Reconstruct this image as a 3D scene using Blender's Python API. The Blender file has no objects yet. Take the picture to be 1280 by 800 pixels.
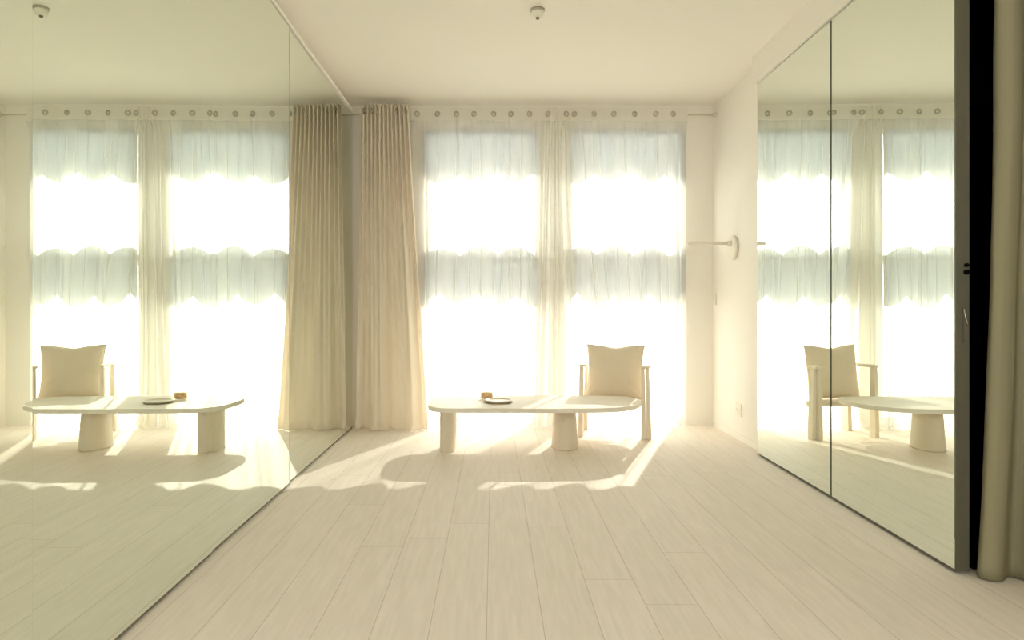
import bpy, bmesh, math, random
from mathutils import Vector, Matrix, noise
random.seed(7)
D = bpy.data; SC = bpy.context.scene; COL = SC.collection
PI = math.pi
H = 1.15            # camera height
F = 853.33          # focal length in pixels of a 1280 wide frame (24 mm on 36 mm)
U0, V0 = 617.0, 380.0

def X_at(px, Y): return (px-U0)*Y/F
def Z_at(py, Y): return H-(py-V0)*Y/F

# ------------------------------------------------------------------ materials
def new_mat(name):
    m = D.materials.new(name); m.use_nodes = True
    nt = m.node_tree; nt.nodes.clear()
    out = nt.nodes.new('ShaderNodeOutputMaterial')
    return m, nt, out
def N(nt, t, **kw):
    n = nt.nodes.new(t)
    for k, v in kw.items():
        if k in n.inputs.keys(): n.inputs[k].default_value = v
        else: setattr(n, k, v)
    return n
def bump_noise(nt, bs, scale, strength, dist=0.002, detail=4, vec=None):
    nz = N(nt, 'ShaderNodeTexNoise'); nz.inputs['Scale'].default_value = scale; nz.inputs['Detail'].default_value = detail
    if vec is not None: nt.links.new(vec, nz.inputs['Vector'])
    b = N(nt, 'ShaderNodeBump'); b.inputs['Strength'].default_value = strength; b.inputs['Distance'].default_value = dist
    nt.links.new(nz.outputs[0], b.inputs['Height']); nt.links.new(b.outputs[0], bs.inputs['Normal'])
    return nz
def simple(name, col, rough=.6, metal=0., var=.04, scale=6., bump=.15, bscale=60, spec=.5, stretch=None):
    m, nt, out = new_mat(name)
    bs = N(nt, 'ShaderNodeBsdfPrincipled'); bs.inputs['Roughness'].default_value = rough
    bs.inputs['Metallic'].default_value = metal; bs.inputs['Specular IOR Level'].default_value = spec
    tc = N(nt, 'ShaderNodeTexCoord'); mp = N(nt, 'ShaderNodeMapping')
    if stretch: mp.inputs['Scale'].default_value = stretch
    nt.links.new(tc.outputs['Object'], mp.inputs['Vector'])
    nz = N(nt, 'ShaderNodeTexNoise'); nz.inputs['Scale'].default_value = scale; nz.inputs['Detail'].default_value = 5
    nt.links.new(mp.outputs[0], nz.inputs['Vector'])
    mx = N(nt, 'ShaderNodeMixRGB')
    mx.inputs[1].default_value = (*[c*(1-var) for c in col], 1); mx.inputs[2].default_value = (*[min(1, c*(1+var)) for c in col], 1)
    nt.links.new(nz.outputs[0], mx.inputs[0]); nt.links.new(mx.outputs[0], bs.inputs['Base Color'])
    if bump: bump_noise(nt, bs, bscale, bump, vec=mp.outputs[0])
    nt.links.new(bs.outputs[0], out.inputs[0])
    return m

WALLC = (.87, .832, .768)
M_wall = simple('wall_paint', WALLC, .75, var=.012, scale=2, bump=.05, bscale=120, spec=.25)
M_ceil = simple('ceiling_paint', (.885, .845, .78), .8, var=.01, scale=2, bump=.04, bscale=120, spec=.2)
M_table = simple('pale_limed_wood', (.83, .77, .675), .65, var=.05, scale=5, bump=.08, bscale=30, stretch=(1, 8, 8))
M_tleg = simple('cream_lacquer', (.74, .66, .54), .55, var=.03, scale=4, bump=.05)
M_chair = simple('cream_chair_wood', (.79, .71, .585), .5, var=.05, scale=6, bump=.06, stretch=(6, 6, 1))
M_plate = simple('white_plastic', (.83, .79, .69), .4, var=.01, bump=0)
M_metal = simple('brushed_nickel', (.50, .47, .40), .35, metal=1., var=.05, bump=.05)
M_steel = simple('bright_steel', (.75, .72, .64), .25, metal=1., var=.05, bump=.03)
M_frame = simple('door_edge_metal', (.14, .135, .10), .5, metal=.3, var=.05, bump=.04)
M_trim = simple('mirror_edge', (.23, .21, .16), .5, metal=.4, var=.05, bump=.03)
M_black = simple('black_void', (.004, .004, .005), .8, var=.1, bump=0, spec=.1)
M_blackwood = simple('black_lacquer', (.02, .02, .02), .5, var=.1, bump=.05, spec=.3)
M_alu = simple('window_frame_paint', (.70, .66, .56), .5, var=.02, bump=.03)

M_dish = simple('ceramic_dish', (.80, .74, .62), .35, var=.03, bump=.03)
M_rim = simple('dish_brown_rim', (.36, .27, .17), .4, var=.06, bump=.03)
M_ext = simple('exterior_terrace_stone', (.72, .70, .64), .8, var=.05, bump=.1, bscale=20)
M_extw = simple('exterior_render', (.75, .74, .70), .8, var=.03, bump=.1)

# floor: pale oak planks running towards the windows
def floor_mat():
    m, nt, out = new_mat('pale_oak_planks')
    L = nt.links.new
    bs = N(nt, 'ShaderNodeBsdfPrincipled'); bs.inputs['Roughness'].default_value = .62; bs.inputs['Specular IOR Level'].default_value = .26
    geo = N(nt, 'ShaderNodeNewGeometry')
    mp = N(nt, 'ShaderNodeMapping', vector_type='POINT')
    mp.inputs['Rotation'].default_value = (0, 0, PI/2)
    mp.inputs['Location'].default_value = (.55, .0246, 0)
    L(geo.outputs['Position'], mp.inputs['Vector'])
    sp = N(nt, 'ShaderNodeSeparateXYZ'); L(mp.outputs[0], sp.inputs[0])
    dv = N(nt, 'ShaderNodeMath', operation='DIVIDE'); L(sp.outputs[1], dv.inputs[0]); dv.inputs[1].default_value = .202
    fl = N(nt, 'ShaderNodeMath', operation='FLOOR'); L(dv.outputs[0], fl.inputs[0])
    wn = N(nt, 'ShaderNodeTexWhiteNoise', noise_dimensions='1D'); L(fl.outputs[0], wn.inputs['W'])
    ml = N(nt, 'ShaderNodeMath', operation='MULTIPLY_ADD'); L(wn.outputs[0], ml.inputs[0]); ml.inputs[1].default_value = 2.6; L(sp.outputs[0], ml.inputs[2])
    cb = N(nt, 'ShaderNodeCombineXYZ'); L(ml.outputs[0], cb.inputs[0]); L(sp.outputs[1], cb.inputs[1])
    br = N(nt, 'ShaderNodeTexBrick'); br.offset = 0; br.offset_frequency = 1
    br.inputs['Scale'].default_value = 1; br.inputs['Brick Width'].default_value = 2.6; br.inputs['Row Height'].default_value = .202
    br.inputs['Mortar Size'].default_value = .0016; br.inputs['Mortar Smooth'].default_value = .3; br.inputs['Bias'].default_value = 0
    br.inputs['Color1'].default_value = (.81, .74, .66, 1); br.inputs['Color2'].default_value = (.84, .765, .69, 1)
    br.inputs['Mortar'].default_value = (.56, .49, .40, 1)
    L(cb.outputs[0], br.inputs['Vector'])
    mp2 = N(nt, 'ShaderNodeMapping'); mp2.inputs['Scale'].default_value = (14, 1.1, 1)
    L(geo.outputs['Position'], mp2.inputs['Vector'])
    nz = N(nt, 'ShaderNodeTexNoise'); nz.inputs['Scale'].default_value = 3; nz.inputs['Detail'].default_value = 6; nz.inputs['Distortion'].default_value = .6
    L(mp2.outputs[0], nz.inputs['Vector'])
    rp = N(nt, 'ShaderNodeValToRGB'); rp.color_ramp.elements[0].position = .35; rp.color_ramp.elements[1].position = .7
    rp.color_ramp.elements[0].color = (.95, .945, .935, 1); rp.color_ramp.elements[1].color = (1.03, 1.03, 1.03, 1)
    L(nz.outputs[0], rp.inputs[0])
    mx = N(nt, 'ShaderNodeMixRGB', blend_type='MULTIPLY'); mx.inputs[0].default_value = 1
    L(br.outputs['Color'], mx.inputs[1]); L(rp.outputs[0], mx.inputs[2]); L(mx.outputs[0], bs.inputs['Base Color'])
    b = N(nt, 'ShaderNodeBump'); b.inputs['Strength'].default_value = .12; b.inputs['Distance'].default_value = .002
    L(nz.outputs[0], b.inputs['Height']); L(b.outputs[0], bs.inputs['Normal'])
    L(bs.outputs[0], out.inputs[0])
    return m
M_floor = floor_mat()

def mirror_mat(name, tint):
    m, nt, out = new_mat(name)
    g = N(nt, 'ShaderNodeBsdfPrincipled'); g.inputs['Roughness'].default_value = 0.0
    g.inputs['Metallic'].default_value = 1; g.inputs['Base Color'].default_value = (*tint, 1)
    nt.links.new(g.outputs[0], out.inputs[0])
    return m
M_mirL = mirror_mat('green_tinted_mirror', (.85, .90, .82))
M_mirR = mirror_mat('silver_green_mirror', (.86, .91, .84))

def cloth_mat(name, col, transp, transl, weave=400, spec=.1):
    m, nt, out = new_mat(name)
    L = nt.links.new
    d = N(nt, 'ShaderNodeBsdfDiffuse'); t = N(nt, 'ShaderNodeBsdfTranslucent'); tr = N(nt, 'ShaderNodeBsdfTransparent')
    tc = N(nt, 'ShaderNodeTexCoord')
    nz = N(nt, 'ShaderNodeTexNoise'); nz.inputs['Scale'].default_value = 9; nz.inputs['Detail'].default_value = 4
    mp = N(nt, 'ShaderNodeMapping'); mp.inputs['Scale'].default_value = (3, 3, .4)
    L(tc.outputs['Object'], mp.inputs[0]); L(mp.outputs[0], nz.inputs['Vector'])
    mx = N(nt, 'ShaderNodeMixRGB'); mx.inputs[1].default_value = (*[c*.95 for c in col], 1); mx.inputs[2].default_value = (*col, 1)
    L(nz.outputs[0], mx.inputs[0]); L(mx.outputs[0], d.inputs[0]); L(mx.outputs[0], t.inputs[0])
    tr.inputs[0].default_value = (1, .99, .96, 1)
    wv = N(nt, 'ShaderNodeTexNoise'); wv.inputs['Scale'].default_value = weave
    b = N(nt, 'ShaderNodeBump'); b.inputs['Strength'].default_value = .1; b.inputs['Distance'].default_value = .001
    L(wv.outputs[0], b.inputs['Height']); L(b.outputs[0], d.inputs['Normal'])
    m1 = N(nt, 'ShaderNodeMixShader'); m1.inputs[0].default_value = transl
    L(d.outputs[0], m1.inputs[1]); L(t.outputs[0], m1.inputs[2])
    if transp > 0:
        # a slanted ray crosses more thread: transparency falls as transp ** (1/cos)
        gm = N(nt, 'ShaderNodeNewGeometry'); dp = N(nt, 'ShaderNodeVectorMath', operation='DOT_PRODUCT')
        L(gm.outputs['Normal'], dp.inputs[0]); L(gm.outputs['Incoming'], dp.inputs[1])
        ab = N(nt, 'ShaderNodeMath', operation='ABSOLUTE'); L(dp.outputs['Value'], ab.inputs[0])
        mxm = N(nt, 'ShaderNodeMath', operation='MAXIMUM'); L(ab.outputs[0], mxm.inputs[0]); mxm.inputs[1].default_value = .08
        dv = N(nt, 'ShaderNodeMath', operation='DIVIDE'); dv.inputs[0].default_value = 1; L(mxm.outputs[0], dv.inputs[1])
        pw = N(nt, 'ShaderNodeMath', operation='POWER'); pw.inputs[0].default_value = transp; L(dv.outputs[0], pw.inputs[1])
        m2 = N(nt, 'ShaderNodeMixShader'); L(pw.outputs[0], m2.inputs[0])
        L(m1.outputs[0], m2.inputs[1]); L(tr.outputs[0], m2.inputs[2]); L(m2.outputs[0], out.inputs[0])
    else: L(m1.outputs[0], out.inputs[0])
    return m
M_sheer = cloth_mat('white_sheer_voile', (.94, .93, .905), .45, .58)
M_header = cloth_mat('sheer_header_band', (.90, .86, .79), .05, .40)
M_linen = cloth_mat('cream_linen', (.955, .89, .79), 0, .36)
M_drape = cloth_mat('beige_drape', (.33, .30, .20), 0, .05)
M_shadow_band = cloth_mat('pale_grey_shadow_band', (.64, .67, .70), .07, .54)  # tone of the unlit bands on the sheer, put into a cloth colour
M_cush = cloth_mat('sand_linen_cushion', (.80, .69, .545), 0, .0)

M_wax = cloth_mat('amber_wax', (.98, .66, .27), 0, .5)

def glass_mat(name, tint=(1, 1, 1), gloss=.06):
    m, nt, out = new_mat(name)
    tr = N(nt, 'ShaderNodeBsdfTransparent'); tr.inputs[0].default_value = (*tint, 1)
    g = N(nt, 'ShaderNodeBsdfGlossy'); g.inputs['Roughness'].default_value = .02
    mx = N(nt, 'ShaderNodeMixShader'); mx.inputs[0].default_value = gloss
    nt.links.new(tr.outputs[0], mx.inputs[1]); nt.links.new(g.outputs[0], mx.inputs[2]); nt.links.new(mx.outputs[0], out.inputs[0])
    return m
M_glass = glass_mat('window_glass', (.97, .99, .97), .04)
M_tumbler = glass_mat('clear_tumbler_glass', (.93, .95, .93), .18)

# ------------------------------------------------------------------ mesh helpers
def link(name, bm, mat, parent=None, smooth=False, loc=None, rz=None):
    me = D.meshes.new(name); bm.normal_update(); bm.to_mesh(me); bm.free()
    if smooth:
        for p in me.polygons: p.use_smooth = True
    me.materials.append(mat)
    o = D.objects.new(name, me); COL.objects.link(o)
    if parent is not None: o.parent = parent
    if loc is not None: o.location = loc
    if rz is not None: o.rotation_euler = (0, 0, rz)
    return o
def box(bm, x0, x1, y0, y1, z0, z1, bev=0.):
    vs = [bm.verts.new(p) for p in [(x0,y0,z0),(x1,y0,z0),(x1,y1,z0),(x0,y1,z0),(x0,y0,z1),(x1,y0,z1),(x1,y1,z1),(x0,y1,z1)]]
    fs = [bm.faces.new([vs[i] for i in q]) for q in [(3,2,1,0),(4,5,6,7),(0,1,5,4),(1,2,6,5),(2,3,7,6),(3,0,4,7)]]
    if bev > 0:
        es = list({e for f in fs for e in f.edges})
        bmesh.ops.bevel(bm, geom=es, offset=bev, segments=2, affect='EDGES', profile=.5)
def bx(*a, **k):
    bm = bmesh.new(); box(bm, *a, **k); return bm
def tube(bm, pts, r, seg=16, cap=True):
    pts = [Vector(p) for p in pts]; rings = []
    rs = r if isinstance(r, (list, tuple)) else [r]*len(pts)
    up = Vector((0, 0, 1))
    for i, p in enumerate(pts):
        t = (pts[min(i+1, len(pts)-1)]-pts[max(i-1, 0)]).normalized()
        a = t.cross(up)
        if a.length < 1e-3: a = t.cross(Vector((1, 0, 0)))
        a.normalize(); b = t.cross(a)
        rings.append([bm.verts.new(p+(a*math.cos(2*PI*k/seg)+b*math.sin(2*PI*k/seg))*rs[i]) for k in range(seg)])
    for i in range(len(rings)-1):
        for k in range(seg):
            bm.faces.new([rings[i][k], rings[i][(k+1) % seg], rings[i+1][(k+1) % seg], rings[i+1][k]])
    if cap:
        bm.faces.new(rings[0][::-1]); bm.faces.new(rings[-1])
def lathe(bm, prof, seg=40, sx=1., sy=1., c=(0, 0, 0)):
    rings = []
    for r, z in prof:
        if r < 1e-6: rings.append([bm.verts.new((c[0], c[1], c[2]+z))])
        else: rings.append([bm.verts.new((c[0]+r*sx*math.cos(2*PI*k/seg), c[1]+r*sy*math.sin(2*PI*k/seg), c[2]+z)) for k in range(seg)])
    for a, b in zip(rings, rings[1:]):
        for k in range(seg):
            k2 = (k+1) % seg
            if len(a) == 1 and len(b) == 1: continue
            if len(a) == 1: bm.faces.new([a[0], b[k2], b[k]])
            elif len(b) == 1: bm.faces.new([a[k], a[k2], b[0]])
            else: bm.faces.new([a[k], a[k2], b[k2], b[k]])
    bmesh.ops.recalc_face_normals(bm, faces=bm.faces[:])
def torus(bm, c, nrm, R, r, seg=22, s2=8):
    c = Vector(c); n = Vector(nrm).normalized()
    a = n.cross(Vector((0, 0, 1))).normalized(); b = n.cross(a)
    V = []
    for i in range(seg):
        t = 2*PI*i/seg; dirv = a*math.cos(t)+b*math.sin(t)
        V.append([bm.verts.new(c+dirv*(R+r*math.cos(2*PI*j/s2))+n*r*math.sin(2*PI*j/s2)) for j in range(s2)])
    for i in range(seg):
        for j in range(s2):
            bm.faces.new([V[i][j], V[(i+1) % seg][j], V[(i+1) % seg][(j+1) % s2], V[i][(j+1) % s2]])
def smooth_closed(pts, sub=6):
    n = len(pts); out = []
    for i in range(n):
        p0, p1, p2, p3 = [Vector(pts[(i+k-1) % n]) for k in range(4)]
        for s in range(sub):
            t = s/sub
            out.append(.5*((2*p1)+(-p0+p2)*t+(2*p0-5*p1+4*p2-p3)*t*t+(-p0+3*p1-3*p2+p3)*t**3))
    return out
def prism(bm, outline, z0, z1, bev=0., seg=3):
    b = [bm.verts.new((p[0], p[1], z0)) for p in outline]; t = [bm.verts.new((p[0], p[1], z1)) for p in outline]
    n = len(b)
    fb = bm.faces.new(b[::-1]); ft = bm.faces.new(t)
    for i in range(n): bm.faces.new([b[i], b[(i+1) % n], t[(i+1) % n], t[i]])
    if bev > 0:
        es = list(set(fb.edges) | set(ft.edges))
        bmesh.ops.bevel(bm, geom=es, offset=bev, segments=seg, affect='EDGES', profile=.5)
def thing(name, loc, label, cat, group=None, rz=0.):
    o = D.objects.new(name, None); COL.objects.link(o); o.location = loc; o.rotation_euler = (0, 0, rz)
    o.empty_display_size = .1
    o['label'] = label; o['category'] = cat
    if group: o['group'] = group
    return o
def tag(o, label, cat, group=None):
    o['label'] = label; o['category'] = cat
    if group: o['group'] = group
    return o
def struct(o): o['kind'] = 'structure'; return o

# ------------------------------------------------------------------ room shell
YB = 6.47          # inner face of the window wall
CZ = 3.03          # ceiling
XL, XR = -1.36, 2.08
YF = -1.6
struct(link('floor', bx(-1.5, 3.4, YF-.1, 6.95, -.12, 0), M_floor))
struct(link('ceiling', bx(-1.5, 3.4, YF-.1, 6.95, CZ, CZ+.15), M_ceil))
struct(link('wall_left', bx(XL-.12, XL, YF, 6.95, 0, CZ), M_wall))
bm = bmesh.new()     # rear wall behind the camera, with an unseen window added for fill light
RW = (-.75, 1.25, .9, 2.6)
box(bm, -1.5, RW[0], YF-.12, YF, 0, CZ); box(bm, RW[1], 3.4, YF-.12, YF, 0, CZ)
box(bm, RW[0], RW[1], YF-.12, YF, 0, RW[2]); box(bm, RW[0], RW[1], YF-.12, YF, RW[3], CZ)
struct(link('wall_back', bm, M_wall))
bm = bmesh.new()
for k in range(4):
    xk = RW[0]+(RW[1]-RW[0]-.05)*k/3; box(bm, xk, xk+.05, YF-.09, YF-.03, RW[2], RW[3])
w3 = struct(link('window_3', bm, M_alu))  # added window, unseen behind the camera, for fill light
link('window_pane', bx(RW[0], RW[1], YF-.063, YF-.057, RW[2], RW[3]), M_glass, w3)  # pane of the added fill-light window
# right wall: behind the mirror doors a black closet, then plain wall near the window
bm = bmesh.new()
box(bm, XR, XR+.12, 5.12, 6.95, 0, CZ)
struct(link('wall_right', bm, M_wall))
struct(link('wall_right_near', bx(2.34, 2.46, YF, 2.93, 0, CZ), M_wall))
# soffit above the mirror doors
struct(link('trim_soffit_right', bx(1.968, 2.1, 2.93, 5.19, 2.825, CZ), M_ceil))

# window wall with two tall openings
W1 = (-.645, .425); W2 = (.72, 1.775); WH = 2.80; SILL = .035
bm = bmesh.new()
WY0, WY1 = YB, YB+.14
box(bm, -1.5, W1[0], WY0, WY1, 0, CZ)
box(bm, W1[1], W2[0], WY0, WY1, 0, CZ)
box(bm, W2[1], 2.2, WY0, WY1, 0, CZ)
box(bm, W1[0], W1[1], WY0, WY1, WH, CZ); box(bm, W2[0], W2[1], WY0, WY1, WH, CZ)
box(bm, W1[0], W1[1], WY0, WY1, 0, SILL); box(bm, W2[0], W2[1], WY0, WY1, 0, SILL)
struct(link('wall_window', bm, M_wall))
TZ0, TZ1 = 1.55, 1.615
for i, (a, b) in enumerate((W1, W2)):
    bm = bmesh.new(); y0, y1 = YB+.07, YB+.13
    box(bm, a, a+.03, y0, y1, SILL, WH); box(bm, b-.03, b, y0, y1, SILL, WH)
    box(bm, a+.03, b-.03, y0, y1, SILL, SILL+.04); box(bm, a+.03, b-.03, y0, y1, WH-.03, WH)
    box(bm, a+.03, b-.03, y0, y1, TZ0, TZ1)
    w = struct(link('window_%d' % (i+1), bm, M_alu))
    bm = bmesh.new()
    box(bm, a+.03, b-.03, y0+.025, y0+.031, SILL+.04, TZ0); box(bm, a+.03, b-.03, y0+.025, y0+.031, TZ1, WH-.03)
    link('window_pane', bm, M_glass, w)
# outside: sun shelf at transom height, unseen slab added to block upper sun, terrace
struct(link('trim_sun_shelf', bx(-.9, 2.1, YB+.14, 7.15, TZ0, TZ1-.01), M_extw))
struct(link('trim_sun_blocker', bx(-4, 7, 7.0, 11.2, 3.92, 4.1), M_extw))
struct(link('floor_terrace', bx(-30, 30, 6.95, 60, -.2, -.05), M_ext))
# baseboards, cornice lines
struct(link('baseboard_right', bx(XR-.008, XR, 5.2, YB, 0, .055), M_wall))
struct(link('baseboard_window', bx(1.825, XR-.008, YB-.01, YB, 0, .06), M_wall))
struct(link('trim_left', bx(-1.36, -1.285, YF, 6.3, 2.912, 2.935, bev=.004), M_ceil))

# ------------------------------------------------------------------ mirror walls
def mirror_panel(x, y0, y1, z0, z1, side, label, mat, tilt=0., th=.02, gap=.004, pivot=1, rebate=.0005, far=.0005):
    """side=+1: glass faces +x (left wall). origin at the near/far edge used as pivot"""
    yp = y0 if pivot < 0 else y1
    t = thing('mirror_panel', (x, yp, 0), label, 'mirror', 'floor to ceiling mirror panels', rz=tilt)
    a, b = y0-yp+gap, y1-yp-gap
    s = -side
    bm = bmesh.new(); xs = sorted((s*.003, s*th)); box(bm, xs[0], xs[1], a+.0015, b-.0015, z0, z1, bev=.001)
    link('backing_board', bm, M_trim, t)
    bm = bmesh.new(); xs = sorted((0, s*.003)); box(bm, xs[0], xs[1], a+rebate, b-far, z0+.012, z1-.004)
    link('mirror_glass', bm, mat, t)
    return t
LZ = 2.905
GL = 'tall left wall mirror panel, '
mirror_panel(-1.302, 4.335, 6.30, .008, LZ, 1, GL+'the far one in the corner beside the thick curtain', M_mirL, gap=.001, rebate=.022)
mirror_panel(-1.290, 3.125, 4.335, .008, LZ, 1, GL+'second from the corner, reflecting the table end', M_mirL, gap=.001, rebate=.0005, far=.024)
mirror_panel(-1.274, 1.885, 3.125, .008, LZ, 1, GL+'reflecting the chair and most of the table', M_mirL, tilt=math.radians(.5), pivot=-1, gap=.0003, far=.005)
mirror_panel(-1.273, -.6, 1.885, .008, LZ, 1, GL+'nearest one at the left picture edge', M_mirL, gap=.0003)
RX = 1.961; RZ = 2.822
def right_panel(y0, y1, label, tilt=0., x=RX):
    t = thing('mirror_door', (x, y0, 0), label, 'mirror', 'mirrored doors on the right', rz=tilt)
    L = y1-y0
    link('door_frame', bx(.003, .062, .003, L-.004, .012, RZ, bev=.002), M_frame, t)
    link('mirror_glass', bx(0, .003, .006, L-.007, .022, RZ-.004), M_mirR, t)
    return t
right_panel(4.02, 5.19, 'mirrored door panel on the right, the far one beside the plain wall', math.radians(-.9), RX+.024)
dr = right_panel(2.90, 4.012, 'near mirrored sliding door on the right, with lock and pull on its edge', math.radians(-1.2))
def edge_part(name, px0, px1, py0, py1, mat, y0=-.006, y1=.006, shape='box', parent=dr):
    Y = 2.90
    xa, xb = X_at(px0, Y)-RX, X_at(px1, Y)-RX; za, zb = Z_at(py1, Y), Z_at(py0, Y)
    bm = bmesh.new()
    if shape == 'disc':
        r = (zb-za)/2; cx = (xa+xb)/2; cz = (za+zb)/2
        tube(bm, [(cx, y0, cz), (cx, y1, cz)], r, 20)
    else: box(bm, xa, xb, y0, y1, za, zb, bev=.0008)
    return link(name, bm, mat, parent)
edge_part('lock_hole', 1205, 1210.5, 329, 334, M_black, shape='disc')['label'] = 'small round black hole'
edge_part('lock_hole', 1205, 1210.5, 337, 343.5, M_black, shape='disc')['label'] = 'larger round black hole'
hd = edge_part('pull_plate', 1203.5, 1208.5, 385, 428, M_frame)
bm = bmesh.new()
Y = 2.89; hx = X_at(1205, Y)-RX
tube(bm, [(hx, 0, Z_at(386, Y)), (hx, -.012, Z_at(387, Y)), (hx+.003, -.014, Z_at(396, Y)), (hx+.012, -.014, Z_at(405, Y)), (hx+.014, 0, Z_at(407, Y))], .0022, 8)
link('edge_pull', bm, M_steel, dr, smooth=True)['label'] = 'small bright metal pull'

# ------------------------------------------------------------------ dark closet behind the mirror doors
cl = thing('dark_closet', (2.065, 2.95, 0), 'black closet interior seen through the gap beside the near mirrored door', 'closet')
bm = bmesh.new()
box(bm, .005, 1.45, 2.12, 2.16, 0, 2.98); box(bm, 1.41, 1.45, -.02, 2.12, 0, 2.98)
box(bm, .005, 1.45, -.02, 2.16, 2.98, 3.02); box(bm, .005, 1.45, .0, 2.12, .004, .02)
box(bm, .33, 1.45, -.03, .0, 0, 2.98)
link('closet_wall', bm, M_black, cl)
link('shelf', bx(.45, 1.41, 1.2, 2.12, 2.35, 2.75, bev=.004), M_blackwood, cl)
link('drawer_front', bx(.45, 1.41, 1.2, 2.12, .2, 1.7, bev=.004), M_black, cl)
Yh = 2.95+1.18; bm = bmesh.new()
hx = X_at(1226.5, Yh)-2.065
tube(bm, [(hx, 1.18, Z_at(433, Yh)), (hx, 1.18, Z_at(411, Yh))], .004, 8)
link('handle', bm, M_steel, cl)['label'] = 'thin pale vertical handle'

# ------------------------------------------------------------------ curtains
ROD_Y, ROD_Z = 6.365, 2.915
def pchip(knots, t):
    for i in range(len(knots)-1):
        if t <= knots[i+1][0]:
            a, b = knots[i], knots[i+1]; s = (t-a[0])/(b[0]-a[0]); return a[1]+(b[1]-a[1])*s
    return knots[-1][1]

def sheer(name, gx, left_end, right_end, bot, label, amp_top=.02, amp_bot=.045, seed=0, creases=()):
    """gx: x of each grommet; cloth passes through the rod plane at each, folding alternately front and back.
    bot: list of (u, x) giving the hem position for grommet parameter u."""
    t = thing(name, ((left_end+right_end)/2, ROD_Y, 0), label, 'curtain', 'sheer curtains at the windows')
    ox = t.location.x
    n = len(gx); per = 36
    us = [ -.5+i/per for i in range(int((n)*per)+1)]
    xs_k = [left_end]+list(gx)+[right_end]; uk = [-.5]+[i for i in range(n)]+[n-.5]
    def xtop(u): return pchip(list(zip(uk, xs_k)), u)
    zs = [ROD_Z+.062, ROD_Z+.045, ROD_Z+.02, ROD_Z-.02, ROD_Z-.062]
    K = 46
    for k in range(1, K+1): zs.append(ROD_Z-.062-(ROD_Z-.062-.085)*k/K)
    zs += [.06, .04, .022, .010, .006]
    bm = bmesh.new(); rows = []
    for zi, z in enumerate(zs):
        tt = min(1, max(0, (ROD_Z-z)/ROD_Z)); e = tt**1.25
        row = []
        for u in us:
            x = xtop(u)*(1-e)+pchip(bot, u)*e
            # local spacing limits the depth of a fold
            du = abs(xtop(min(u+.5, n-.5))-xtop(max(u-.5, -.5)))
            w = amp_top+(.052-amp_top)*min(1, .09/max(.02, du))
            env = w*(1-tt)+amp_bot*tt
            ph = PI*(u)
            y = env*math.sin(ph)*(1-.3*tt)
            if z > ROD_Z-.2:            # heading hangs just in front of the rod
                q = min(1, (z-(ROD_Z-.2))/.15); y = y*(1-q)+q*(-.024+.008*math.sin(ph))
            for (cu, sl_, am, wd) in creases:
                d = (u-cu-sl_*tt)/wd
                if abs(d) < 4: y -= am*(1+.8*tt)*min(1, tt*6)*math.exp(-d*d)
            nz = noise.noise(Vector((x*2.2+seed, z*.45, seed)))*.03*tt+noise.noise(Vector((x*7+seed*3, z*.8, 5)))*.012*tt
            x2 = x+noise.noise(Vector((u*.8+seed, z*.7, 9)))*.018*tt
            if z < .1:   # hem breaks and puddles on the floor
                q = (.1-z)/.1
                y -= q*.02+.035*q*noise.noise(Vector((x*6+seed, q*2, 2)))
                zz = z+.028*q*max(0, noise.noise(Vector((x*5+seed*2, 1, 3)))+.1)
            else: zz = z
            y = max(-.085, min(.082, y+nz))
            row.append(bm.verts.new((x2-ox, y, max(.004, zz))))
        rows.append(row)
    for a, b in zip(rows[4:], rows[5:]):
        for i in range(len(us)-1): bm.faces.new([a[i], b[i], b[i+1], a[i+1]])
    used = set(v for f in bm.faces for v in f.verts)
    top = [[v.co.copy() for v in r] for r in rows[:5]]
    bmesh.ops.delete(bm, geom=[v for v in bm.verts if v not in used], context='VERTS')
    link('fabric', bm, M_sheer, t, smooth=True)
    bm = bmesh.new(); R = [[bm.verts.new(c) for c in r] for r in top]
    for a, b in zip(R, R[1:]):
        for i in range(len(us)-1): bm.faces.new([a[i], b[i], b[i+1], a[i+1]])
    link('header_band', bm, M_header, t, smooth=True)['label'] = 'denser folded top band'
    g0 = None
    for i, x in enumerate(gx):
        s = 1 if i % 2 == 0 else -1
        du = (gx[min(i+1, n-1)]-gx[max(i-1, 0)])/(1 if i in (0, n-1) else 2)
        if du < .05: continue
        slope = s*.35
        nr = Vector((-slope, 1, 0)).normalized()
        if g0 is None:
            bm = bmesh.new(); torus(bm, (0, 0, 0), (0, 1, 0), .0195, .0085)
            g0 = link('grommet', bm, M_metal, t, smooth=True); g = g0
        else:
            g = g0.copy(); COL.objects.link(g)
        g.parent = t; g.location = (x-ox, -.028, ROD_Z); g.rotation_euler = (0, 0, math.atan2(-nr.x, nr.y))
    return t

def px_r(px): return X_at(px, ROD_Y)
g1 = [px_r(p) for p in (522, 547, 571, 592.5, 617, 638.5, 662, 684.5, 688.5, 692, 695.5)]
n1 = len(g1)
sheer('sheer_curtain', g1, px_r(514), px_r(698.5),
      [(-.5, px_r(511)), (0, px_r(520)), (1, px_r(542)), (2, px_r(566)), (3, px_r(590)), (4, px_r(613)), (5, px_r(632)), (6, px_r(652)), (7, px_r(672)), (8, px_r(681)), (9, px_r(689)), (10, px_r(696)), (10.5, px_r(700))],
      'white sheer grommet curtain over the left window, beside the thick cream curtain', seed=3.1, creases=[(.4, .1, .02, .05), (1.05, -.12, .016, .04), (2.02, .03, .03, .06), (2.9, -.25, .014, .05), (3.35, .1, .018, .04), (4.05, .12, .022, .045), (4.6, -.1, .015, .05), (4.95, .25, .03, .055), (5.55, .22, .022, .045), (6.3, -.15, .016, .05), (6.8, .1, .02, .06)])
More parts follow.
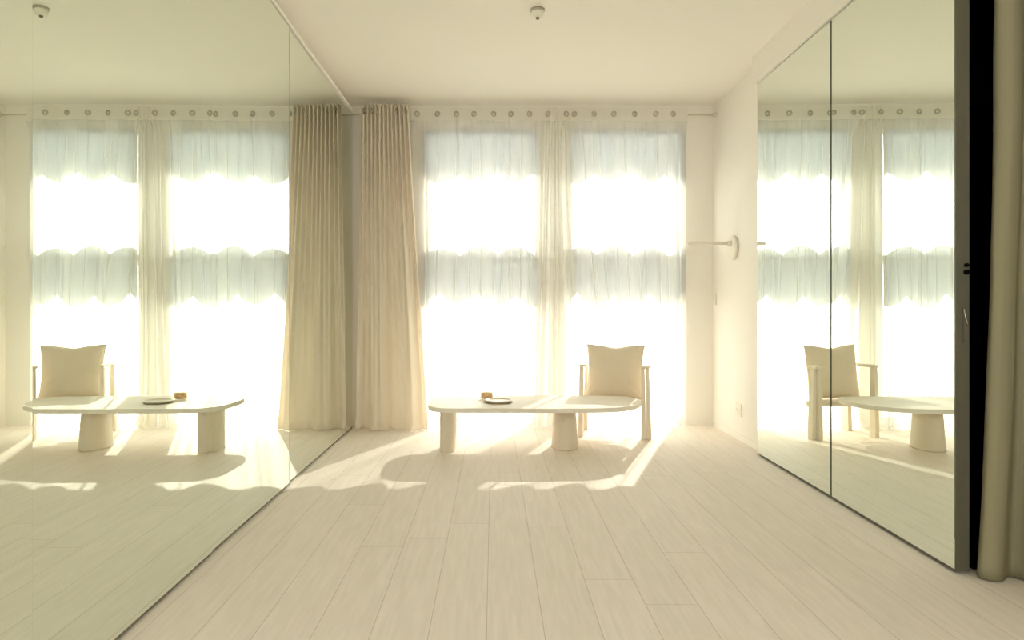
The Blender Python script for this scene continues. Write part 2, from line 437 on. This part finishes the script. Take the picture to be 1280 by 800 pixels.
g2 = [px_r(p) for p in (700.5, 704, 707.5, 717.5, 742, 766.5, 792.5, 819, 840.5)]
sheer('sheer_curtain', g2, px_r(697), px_r(859),
      [(-.5, px_r(697)), (0, px_r(703)), (1, px_r(714)), (2, px_r(727)), (3, px_r(740)), (4, px_r(762)), (5, px_r(782)), (6, px_r(802)), (7, px_r(824)), (8, px_r(844)), (8.5, px_r(859))],
      'white sheer grommet curtain over the right window, behind the chair', seed=8.4, creases=[(3.3, .5, .03, .06), (3.9, -.2, .014, .04), (4.25, .18, .024, .05), (5.0, -.1, .016, .04), (5.45, .03, .026, .055), (6.1, .2, .015, .05), (6.55, -.1, .022, .045), (7.05, .12, .026, .05), (7.65, -.08, .016, .04), (8.2, .05, .02, .05)])

# rod
bm = bmesh.new(); tube(bm, [(XL+.03, ROD_Y, ROD_Z), (2.06, ROD_Y, ROD_Z)], .0075, 14)
rod = link('curtain_rod', bm, M_alu, smooth=True)
tag(rod, 'thin pale curtain rod running along the top of the windows', 'curtain rod')
for xx in (XL+.015, 2.065):
    bm = bmesh.new(); tube(bm, [(xx-.015, ROD_Y, ROD_Z), (xx+.015, ROD_Y, ROD_Z)], .02, 16)
    link('rod_end', bm, M_alu, rod, smooth=True)

def heavy(name, x0t, x1t, x0b, x1b, n_top, label, mat, path=None, seed=0, yc=6.42, ztop=2.968, big=3, amp=.035, ampb=.06, group=None):
    t = thing(name, ((x0t+x1t)/2, yc, 0), label, 'curtain', group)
    ox = t.location.x
    NU = n_top*12; NZ = 64
    bm = bmesh.new(); rows = []
    zs = [ztop*(1-k/NZ)+.09*(k/NZ) for k in range(NZ+1)]+[.07, .05, .03, .015, .006]
    for z in zs:
        tt = max(0, (ztop-z)/ztop); row = []
        for i in range(NU+1):
            s = i/NU
            sp = s+.02*math.sin(7*s+seed)*tt
            e = tt**1.15
            x = (x0t+(x1t-x0t)*sp)*(1-e)+(x0b+(x1b-x0b)*sp)*e
            w = max(0, 1-1.0*tt)
            y = amp*(.25+.75*w)*math.sin(2*PI*n_top*s)*(.12+.88*w)
            b = min(1, tt*1.6)
            y += -ampb*b*(math.cos(2*PI*big*(s**1.1)+seed)*.78+.22*math.cos(2*PI*big*2.3*s+seed*2+tt*1.3))
            y += .02*b*noise.noise(Vector((s*9, z*1.2, seed)))
            if z < .1:
                q = (.1-z)/.1
                y -= .03*q+.03*q*noise.noise(Vector((s*16, q*3, seed)))
                x += .02*q*noise.noise(Vector((s*10, q*2, seed+4)))
                zz = z+.022*q*(1-q)*3*max(0, noise.noise(Vector((s*22, 0, seed+7))))
            else: zz = z
            row.append(bm.verts.new((x-ox, y, max(.004, zz))))
        rows.append(row)
    for a, b in zip(rows, rows[1:]):
        for i in range(NU): bm.faces.new([a[i], b[i], b[i+1], a[i+1]])
    ob = link('fabric', bm, mat, t, smooth=True)
    md = ob.modifiers.new('thick', 'SOLIDIFY'); md.thickness = .003; md.offset = 0
    return t
tc = heavy('thick_curtain', X_at(453, 6.3), X_at(512, 6.3), X_at(443, 6.25), X_at(534, 6.25), 12,
      'thick cream linen curtain gathered in the left corner beside the mirror', M_linen, seed=1.7, yc=6.235, ztop=2.968, amp=.04, big=2.3, ampb=.055)
gr = None
for px in (456, 459.5, 466, 474, 497, 507.5):
    if gr is None:
        bm = bmesh.new(); torus(bm, (0, 0, 0), (0, 1, 0), .022, .006); gr = g = link('grommet', bm, M_metal, tc, smooth=True)
    else: g = gr.copy(); COL.objects.link(g)
    g.parent = tc; g.location = (X_at(px, 6.25)-tc.location.x, -.03, ROD_Z-.01); g.rotation_euler = (0, 0, 1.25)

# scalloped strips standing in for sun shadow bands on the sheer folds
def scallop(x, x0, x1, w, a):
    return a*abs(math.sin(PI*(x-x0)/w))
def shadow_band(name, x0, x1, zt, zb, label, top_wavy, seed, yv=YB-.012):
    t = thing(name, ((x0+x1)/2, yv, 0), label, 'shadow_band', 'shadow bands shaped as scalloped strips at the windows')
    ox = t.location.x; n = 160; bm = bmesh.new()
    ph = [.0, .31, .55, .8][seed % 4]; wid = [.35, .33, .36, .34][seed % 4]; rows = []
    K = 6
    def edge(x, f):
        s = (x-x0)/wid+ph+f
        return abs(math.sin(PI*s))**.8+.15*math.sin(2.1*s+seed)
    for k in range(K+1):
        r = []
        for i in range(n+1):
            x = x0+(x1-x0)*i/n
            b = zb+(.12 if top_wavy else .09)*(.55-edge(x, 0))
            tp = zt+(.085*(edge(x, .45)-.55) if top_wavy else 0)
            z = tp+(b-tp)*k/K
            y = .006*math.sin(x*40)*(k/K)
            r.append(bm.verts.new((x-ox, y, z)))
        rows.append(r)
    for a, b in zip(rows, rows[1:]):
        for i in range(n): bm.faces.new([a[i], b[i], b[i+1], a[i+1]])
    o = link('fabric', bm, M_shadow_band, t, smooth=True)
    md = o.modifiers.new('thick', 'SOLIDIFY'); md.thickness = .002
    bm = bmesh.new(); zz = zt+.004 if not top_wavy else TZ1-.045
    tube(bm, [(x0-ox, .012, zz), (x1-ox, .012, zz)], .006, 8); link('shadow_band_rail', bm, M_alu, t, smooth=True)
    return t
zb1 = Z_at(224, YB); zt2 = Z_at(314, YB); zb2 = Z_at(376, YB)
shadow_band('scalloped_shadow_band', W1[0]-.03, W1[1]-.004, WH-.005, zb1, 'pale strip shaped like the scalloped shadow at the top of the left window', False, 0)
shadow_band('scalloped_shadow_band', W2[0]+.004, W2[1]+.04, WH-.005, zb1, 'pale strip shaped like the scalloped shadow at the top of the right window', False, 1)
shadow_band('scalloped_shadow_band', W1[0]-.03, W1[1]-.004, zt2, zb2, 'pale strip shaped like the scalloped shadow across the middle of the left window', True, 2)
shadow_band('scalloped_shadow_band', W2[0]+.004, W2[1]+.04, zt2, zb2, 'pale strip shaped like the scalloped shadow across the middle of the right window', True, 3)

# drape at the right edge of the picture, hanging beside the dark gap
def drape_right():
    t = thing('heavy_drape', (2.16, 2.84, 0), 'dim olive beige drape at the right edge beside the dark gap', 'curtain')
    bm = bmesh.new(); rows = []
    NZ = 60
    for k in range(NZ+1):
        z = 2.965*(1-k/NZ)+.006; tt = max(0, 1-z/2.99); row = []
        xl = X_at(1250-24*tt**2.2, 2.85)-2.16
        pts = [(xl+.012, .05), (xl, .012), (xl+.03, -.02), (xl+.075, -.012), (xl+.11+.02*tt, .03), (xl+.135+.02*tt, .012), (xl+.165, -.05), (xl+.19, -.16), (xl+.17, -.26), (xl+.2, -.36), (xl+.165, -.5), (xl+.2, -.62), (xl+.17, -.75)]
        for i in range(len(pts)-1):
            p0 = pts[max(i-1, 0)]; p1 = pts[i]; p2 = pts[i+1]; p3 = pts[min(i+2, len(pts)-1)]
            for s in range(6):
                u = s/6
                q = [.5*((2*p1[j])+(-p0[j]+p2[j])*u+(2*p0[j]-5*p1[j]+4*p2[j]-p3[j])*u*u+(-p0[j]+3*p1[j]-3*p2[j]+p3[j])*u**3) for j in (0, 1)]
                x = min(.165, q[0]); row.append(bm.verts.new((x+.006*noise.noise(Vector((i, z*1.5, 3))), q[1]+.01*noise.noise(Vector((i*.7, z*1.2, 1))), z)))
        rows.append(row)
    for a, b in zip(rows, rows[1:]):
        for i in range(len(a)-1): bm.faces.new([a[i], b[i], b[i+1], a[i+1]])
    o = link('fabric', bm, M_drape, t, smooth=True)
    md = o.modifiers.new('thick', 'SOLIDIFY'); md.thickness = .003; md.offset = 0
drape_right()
bm = bmesh.new(); tube(bm, [(2.05, 2.84, 2.99), (2.17, 2.82, 2.99), (2.33, 2.5, 2.99), (2.33, 2.0, 2.99)], .01, 10)
tag(link('curtain_track', bm, M_frame, smooth=True), 'dark ceiling track above the right hand drape', 'curtain track')

# ------------------------------------------------------------------ coffee table
T = thing('coffee_table', (.33, 5.45, 0), 'long low cream coffee table with rounded ends on two broad legs', 'table')
ox, oy = .33, 5.45
outl = [(-.453, 4.76), (-.432, 4.57), (-.36, 4.465), (-.22, 4.445), (.1, 4.44), (.45, 4.44), (.72, 4.455), (.87, 4.51), (.97, 4.62), (1.025, 4.76), (1.035, 4.90), (.98, 5.02), (.85, 5.07), (.5, 5.08), (.1, 5.08), (-.28, 5.08), (-.39, 5.04), (-.445, 4.92)]
outl = smooth_closed([(a*H-ox, b*H-oy, 0) for a, b in outl], 8)
bm = bmesh.new(); prism(bm, outl, .334, .368, bev=.010, seg=4)
link('tabletop', bm, M_table, T)
bm = bmesh.new()
lathe(bm, [(0, .0), (.97, .0), (1, .006), (1, .012), (.985, .04), (.9, .2), (.80, .3335), (0, .3335)], 64, sx=.107, sy=.165, c=(0, 0, 0))
lg = link('leg', bm, M_tleg, T, smooth=True, loc=(.572-ox, 5.50-oy, 0)); lg['label'] = 'broad tapering drum leg'
# blade leg at the left end
bl = []
for k in range(48):
    a = 2*PI*k/48; c, s = math.cos(a), math.sin(a)
    bl.append((.06*abs(c)**.55*(1 if c > 0 else -1), .155*abs(s)**.75*(1 if s > 0 else -1), 0))
bm = bmesh.new(); prism(bm, bl, 0, .3335, bev=.004, seg=2)
l2 = link('leg', bm, M_tleg, T, loc=(X_at(560, 5.36)-ox, 5.42-oy, 0), rz=-.06); l2['label'] = 'straight upright blade leg'
for o in (lg, l2):
    for p in o.data.polygons: p.use_smooth = abs(p.normal.z) < .7

# dish
Yd = 5.42; dish = thing('round_dish', (X_at(623, Yd), Yd, .368), 'small round shallow dish with brown rim lying on the coffee table', 'dish')
bm = bmesh.new(); lathe(bm, [(0, .001), (.100, .001), (.112, .006), (.114, .012), (.108, .012), (.10, .008), (0, .006)], 48)
link('base', bm, M_rim, dish, smooth=True)
bm = bmesh.new(); lathe(bm, [(0, .007), (.097, .009), (.104, .014), (.106, .022), (.103, .024), (.098, .017), (.09, .0135), (0, .0125)], 48)
link('plate', bm, M_dish, dish, smooth=True)
Yc = 5.60
cup = thing('amber_candle_glass', (X_at(608.5, Yc), Yc, .368), 'short clear glass with amber wax standing behind the round dish', 'candle')
bm = bmesh.new(); lathe(bm, [(0, .001), (.044, .001), (.05, .006), (.052, .066), (.049, .067), (.0475, .010), (0, .008)], 40)
link('glass', bm, M_tumbler, cup, smooth=True)
bm = bmesh.new(); lathe(bm, [(0, .009), (.0465, .011), (.0475, .052), (.044, .054), (0, .053)], 40)
w = link('wax', bm, M_wax, cup, smooth=True); w['label'] = 'amber wax fill'
bm = bmesh.new(); tube(bm, [(0, 0, .053), (.001, 0, .06), (.003, .001, .064)], .0012, 6)
link('wick', bm, M_black, w)

# ------------------------------------------------------------------ armchair
YAW = -.27
CH = thing('lounge_chair', (1.068, 6.055, 0), 'low cream wooden armchair standing behind the right end of the table', 'chair', rz=YAW)
def board_leg(x, y, wt, wb, dt, db, top, side, lean=0.):
    bm = bmesh.new()
    def q(w, d, z, dx):
        x0, x1 = (x-w/2+dx*side, x+w/2+dx*side)
        return [(x0, y-d/2, z), (x1, y-d/2, z), (x1, y+d/2, z), (x0, y+d/2, z)]
    R = []
    for k in range(9):
        s = k/8
        w = wb+(wt-wb)*s**.8; d = db+(dt-db)*s**.8
        R.append([bm.verts.new(p) for p in q(w, d, top*s, lean*(1-s)+(wb-w)*.0)])
    bm.faces.new(R[0][::-1]); bm.faces.new(R[-1])
    for a, b in zip(R, R[1:]):
        for i in range(4): bm.faces.new([a[i], a[(i+1) % 4], b[(i+1) % 4], b[i]])
    es = [e for e in bm.edges if not (abs(e.verts[0].co.z-e.verts[1].co.z) < 1e-6 and 0.001 < e.verts[0].co.z < top-.001)]
    bmesh.ops.bevel(bm, geom=es, offset=.004, segments=2, affect='EDGES')
    return bm
HX = .262
for sx in (-1, 1):
    link('leg', board_leg(sx*HX, -.185, .028, .042, .05, .075, .615, sx, .006), M_chair, CH)
    link('leg', board_leg(sx*HX+(.036 if sx > 0 else 0), .145 if sx < 0 else -.160, .026, .044, .05, .085 if sx < 0 else .06, .60, sx, .012), M_chair, CH)
    bm = bmesh.new(); box(bm, sx*HX-.017, sx*HX+(.017 if sx < 0 else .057), -.215, .18 if sx < 0 else -.125, .60, .626, bev=.006)
    link('armrest', bm, M_chair, CH)
    bm = bmesh.new(); box(bm, sx*HX-.012, sx*HX+.012, -.15, .105 if sx < 0 else -.04, .262, .312, bev=.004)
    link('side_rail', bm, M_chair, CH)
seat = smooth_closed([(-.245, -.225, 0), (-.1, -.238, 0), (.1, -.238, 0), (.245, -.225, 0), (.248, -.10, 0), (.19, .03, 0), (.05, .12, 0), (-.1, .134, 0), (-.245, .13, 0), (-.248, 0, 0)], 5)
bm = bmesh.new(); prism(bm, seat, .288, .318, bev=.007); link('seat', bm, M_chair, CH)
bm = bmesh.new(); box(bm, -.15, .08, .135, .157, .38, .585, bev=.008); link('backrest', bm, M_chair, CH)
bm = bmesh.new(); box(bm, -.246, .08, .135, .157, .25, .287, bev=.004); link('back_rail', bm, M_chair, CH)

# cushion
def pillow(w, h, th):
    bm = bmesh.new(); n = 44; front = []; back = []
    for sgn, store in ((-1, front), (1, back)):
        for j in range(n+1):
            r = []
            for i in range(n+1):
                u = -1+2*i/n; v = -1+2*j/n
                cu = 1-.085*(1-v*v)**1.0*(1 if True else 0); cv = 1-.06*(1-u*u)
                x = w/2*u*cu; z = h/2*v*cv
                if v > 0: z -= .018*v*math.exp(-(u/.35)**2)
                f = max(0, (1-u*u))**.42*max(0, (1-v*v))**.42
                y = sgn*th/2*f
                wr = noise.noise(Vector((u*1.6+sgn, v*1.8, 2)))*.010+noise.noise(Vector((u*4, v*3.5+sgn, 6)))*.004
                y += sgn*wr*f
                # pull creases running in from the corners
                for cx, cz in ((-1, 1), (1, 1), (1, -1), (-1, -1)):
                    dx, dz = u-cx, v-cz; d = math.hypot(dx, dz)
                    if .02 < d < .9: y += sgn*.004*math.sin(math.atan2(dz, dx)*11)*math.exp(-d*3.2)*min(1, f*3)
                r.append((x, y, z))
            store.append(r)
    VF = [[bm.verts.new(p) for p in r] for r in front]; VB = [[bm.verts.new(p) for p in r] for r in back]
    for j in range(n):
        for i in range(n):
            bm.faces.new([VF[j][i], VF[j][i+1], VF[j+1][i+1], VF[j+1][i]])
            bm.faces.new([VB[j][i], VB[j+1][i], VB[j+1][i+1], VB[j][i+1]])
    bmesh.ops.remove_doubles(bm, verts=bm.verts[:], dist=.0006)
    edge = [front[0][i] for i in range(n+1)]+[front[j][n] for j in range(1, n+1)]+[front[n][n-i] for i in range(1, n+1)]+[front[n-j][0] for j in range(1, n)]
    return bm, [Vector(e) for e in edge]
CU = thing('throw_pillow', (1.062, 6.0, .322), 'square sand coloured linen cushion leaning upright on the chair seat', 'cushion')
CU.rotation_euler = (math.radians(-8), 0, math.radians(-18))
bm, edge = pillow(.51, .475, .17)
for v in bm.verts: v.co.z += .235
link('cushion_cover', bm, M_cush, CU, smooth=True)
bm = bmesh.new(); tube(bm, [e+Vector((0, 0, .235)) for e in edge]+[edge[0]+Vector((0, 0, .235))], .0028, 8, cap=False)
link('piping', bm, M_cush, CU, smooth=True)

# ------------------------------------------------------------------ wall and ceiling fittings
Yl = 5.90; zc = Z_at(310, Yl); za = Z_at(304.5, Yl)
wl = thing('wall_light', (XR, Yl, zc), 'white wall lamp with a thin horizontal arm and round wall plate', 'lamp')
bm = bmesh.new(); tube(bm, [(-.001, 0, 0), (-.006, 0, 0), (-.026, 0, 0), (-.032, 0, 0)], [.098, .108, .108, .10], 40)
link('wall_plate', bm, M_plate, wl, smooth=False)
bm = bmesh.new(); dz = za-zc
tube(bm, [(-.03, 0, dz), (-.06, 0, dz), (-.062, 0, dz)], [.026, .026, .018], 20); link('hub', bm, M_plate, wl, smooth=True)
bm = bmesh.new(); xe = X_at(860, Yl)-XR
tube(bm, [(-.05, 0, dz+.004), (xe+.03, 0, dz), (xe+.015, 0, dz-.002), (xe+.005, 0, dz-.004), (xe, 0, dz-.006)], [.0145, .0155, .0155, .012, .005], 20)
link('lamp_arm', bm, M_plate, wl, smooth=True)

def wallplate(name, Y, z, w, h, label, cat, rockers, group=None):
    t = thing(name, (XR, Y, z), label, cat, group)
    link('faceplate', bx(-.009, 0, -w/2, w/2, -h/2, h/2, bev=.002), M_plate, t)
    for k in range(rockers):
        cy = (k-(rockers-1)/2)*w/rockers
        if cat == 'switch':
            link('rocker', bx(-.013, -.008, cy-w/rockers*.36, cy+w/rockers*.36, -h*.33, h*.33, bev=.001), M_plate, t)
        else:
            s = link('socket_insert', bx(-.011, -.008, cy-w/rockers*.36, cy+w/rockers*.36, -h*.28, h*.28, bev=.001), M_plate, t)
            for dy in (-.009, .009):
                bm = bmesh.new(); tube(bm, [(-.0116, cy+dy, 0), (-.0105, cy+dy, 0)], .0028, 10); link('socket_hole', bm, M_black, s)
    return t
wallplate('light_switch', 6.40, Z_at(374, 6.40), .075, .105, 'small white light switch on the right wall below the lamp', 'switch', 1)
wallplate('power_outlet', 5.78, Z_at(512, 5.78), .13, .10, 'white double power outlet low on the wall beside the far mirror door', 'outlet', 2)
wallplate('power_outlet', 6.53, Z_at(506, 6.53), .07, .085, 'small white outlet low in the right corner near the window', 'outlet', 1)

Ys = 4.36; sd = thing('ceiling_detector', (X_at(672, Ys), Ys, CZ), 'small round detector fitted on the ceiling', 'smoke detector')
bm = bmesh.new(); lathe(bm, [(0, 0), (.046, 0), (.048, -.008), (.042, -.013), (0, -.013)], 40); link('mounting_plate', bm, M_metal, sd, smooth=True)
bm = bmesh.new(); lathe(bm, [(.038, -.0135), (.039, -.032), (.034, -.046), (.026, -.05), (0, -.05)], 40); link('housing', bm, M_plate, sd, smooth=True)
bm = bmesh.new(); lathe(bm, [(0, -.0505), (.012, -.0505), (.011, -.060), (.004, -.064), (0, -.064)], 24); link('sensor', bm, M_trim, sd, smooth=True)

# ------------------------------------------------------------------ light
w = D.worlds.new('sky'); SC.world = w; w.use_nodes = True
bg = w.node_tree.nodes['Background']; bg.inputs[0].default_value = (1, .99, .985, 1); bg.inputs[1].default_value = 3.2
sl = D.lights.new('sun', 'SUN'); sl.energy = 3.7; sl.angle = math.radians(.6); sl.color = (1, .94, .85)
so = D.objects.new('sun', sl); COL.objects.link(so)
az = math.radians(20.5); el = math.radians(26.5)
dirv = Vector((-math.sin(az)*math.cos(el), -math.cos(az)*math.cos(el), -math.sin(el)))
so.rotation_euler = dirv.to_track_quat('-Z', 'Y').to_euler(); so.location = (3, 12, 6)
pl = D.lights.new('rear_portal', 'AREA'); pl.shape = 'RECTANGLE'; pl.size = RW[1]-RW[0]; pl.size_y = RW[3]-RW[2]; pl.cycles.is_portal = True
po = D.objects.new('rear_portal', pl); COL.objects.link(po)
po.location = ((RW[0]+RW[1])/2, YF-.13, (RW[2]+RW[3])/2); po.rotation_euler = (PI/2, 0, 0)
for (a, b) in (W1, W2):     # sampling portals in the window openings (emit nothing)
    pl = D.lights.new('window_portal', 'AREA'); pl.shape = 'RECTANGLE'; pl.size = b-a; pl.size_y = WH-SILL; pl.cycles.is_portal = True
    po = D.objects.new('window_portal', pl); COL.objects.link(po)
    po.location = ((a+b)/2, YB+.15, (WH+SILL)/2); po.rotation_euler = (-PI/2, 0, 0)

# ------------------------------------------------------------------ camera
cam = D.cameras.new('camera'); co = D.objects.new('camera', cam); COL.objects.link(co)
co.location = (0, 0, H); co.rotation_euler = (PI/2, 0, 0)
cam.sensor_width = 36; cam.lens = 24; cam.clip_start = .02; cam.clip_end = 200
cam.shift_x = (640-U0)/1280; cam.shift_y = -(400-V0)/1280
SC.camera = co
vs = SC.view_settings; vs.view_transform = 'Standard'; vs.look = 'None'; vs.gamma = 1; vs.use_curve_mapping = False; vs.exposure = 1.13
cy = SC.cycles
cy.max_bounces = 14; cy.diffuse_bounces = 8; cy.glossy_bounces = 8; cy.transmission_bounces = 8; cy.transparent_max_bounces = 24
cy.use_denoising = True; cy.sample_clamp_indirect = 8
cy.caustics_refractive = False; cy.blur_glossy = .5
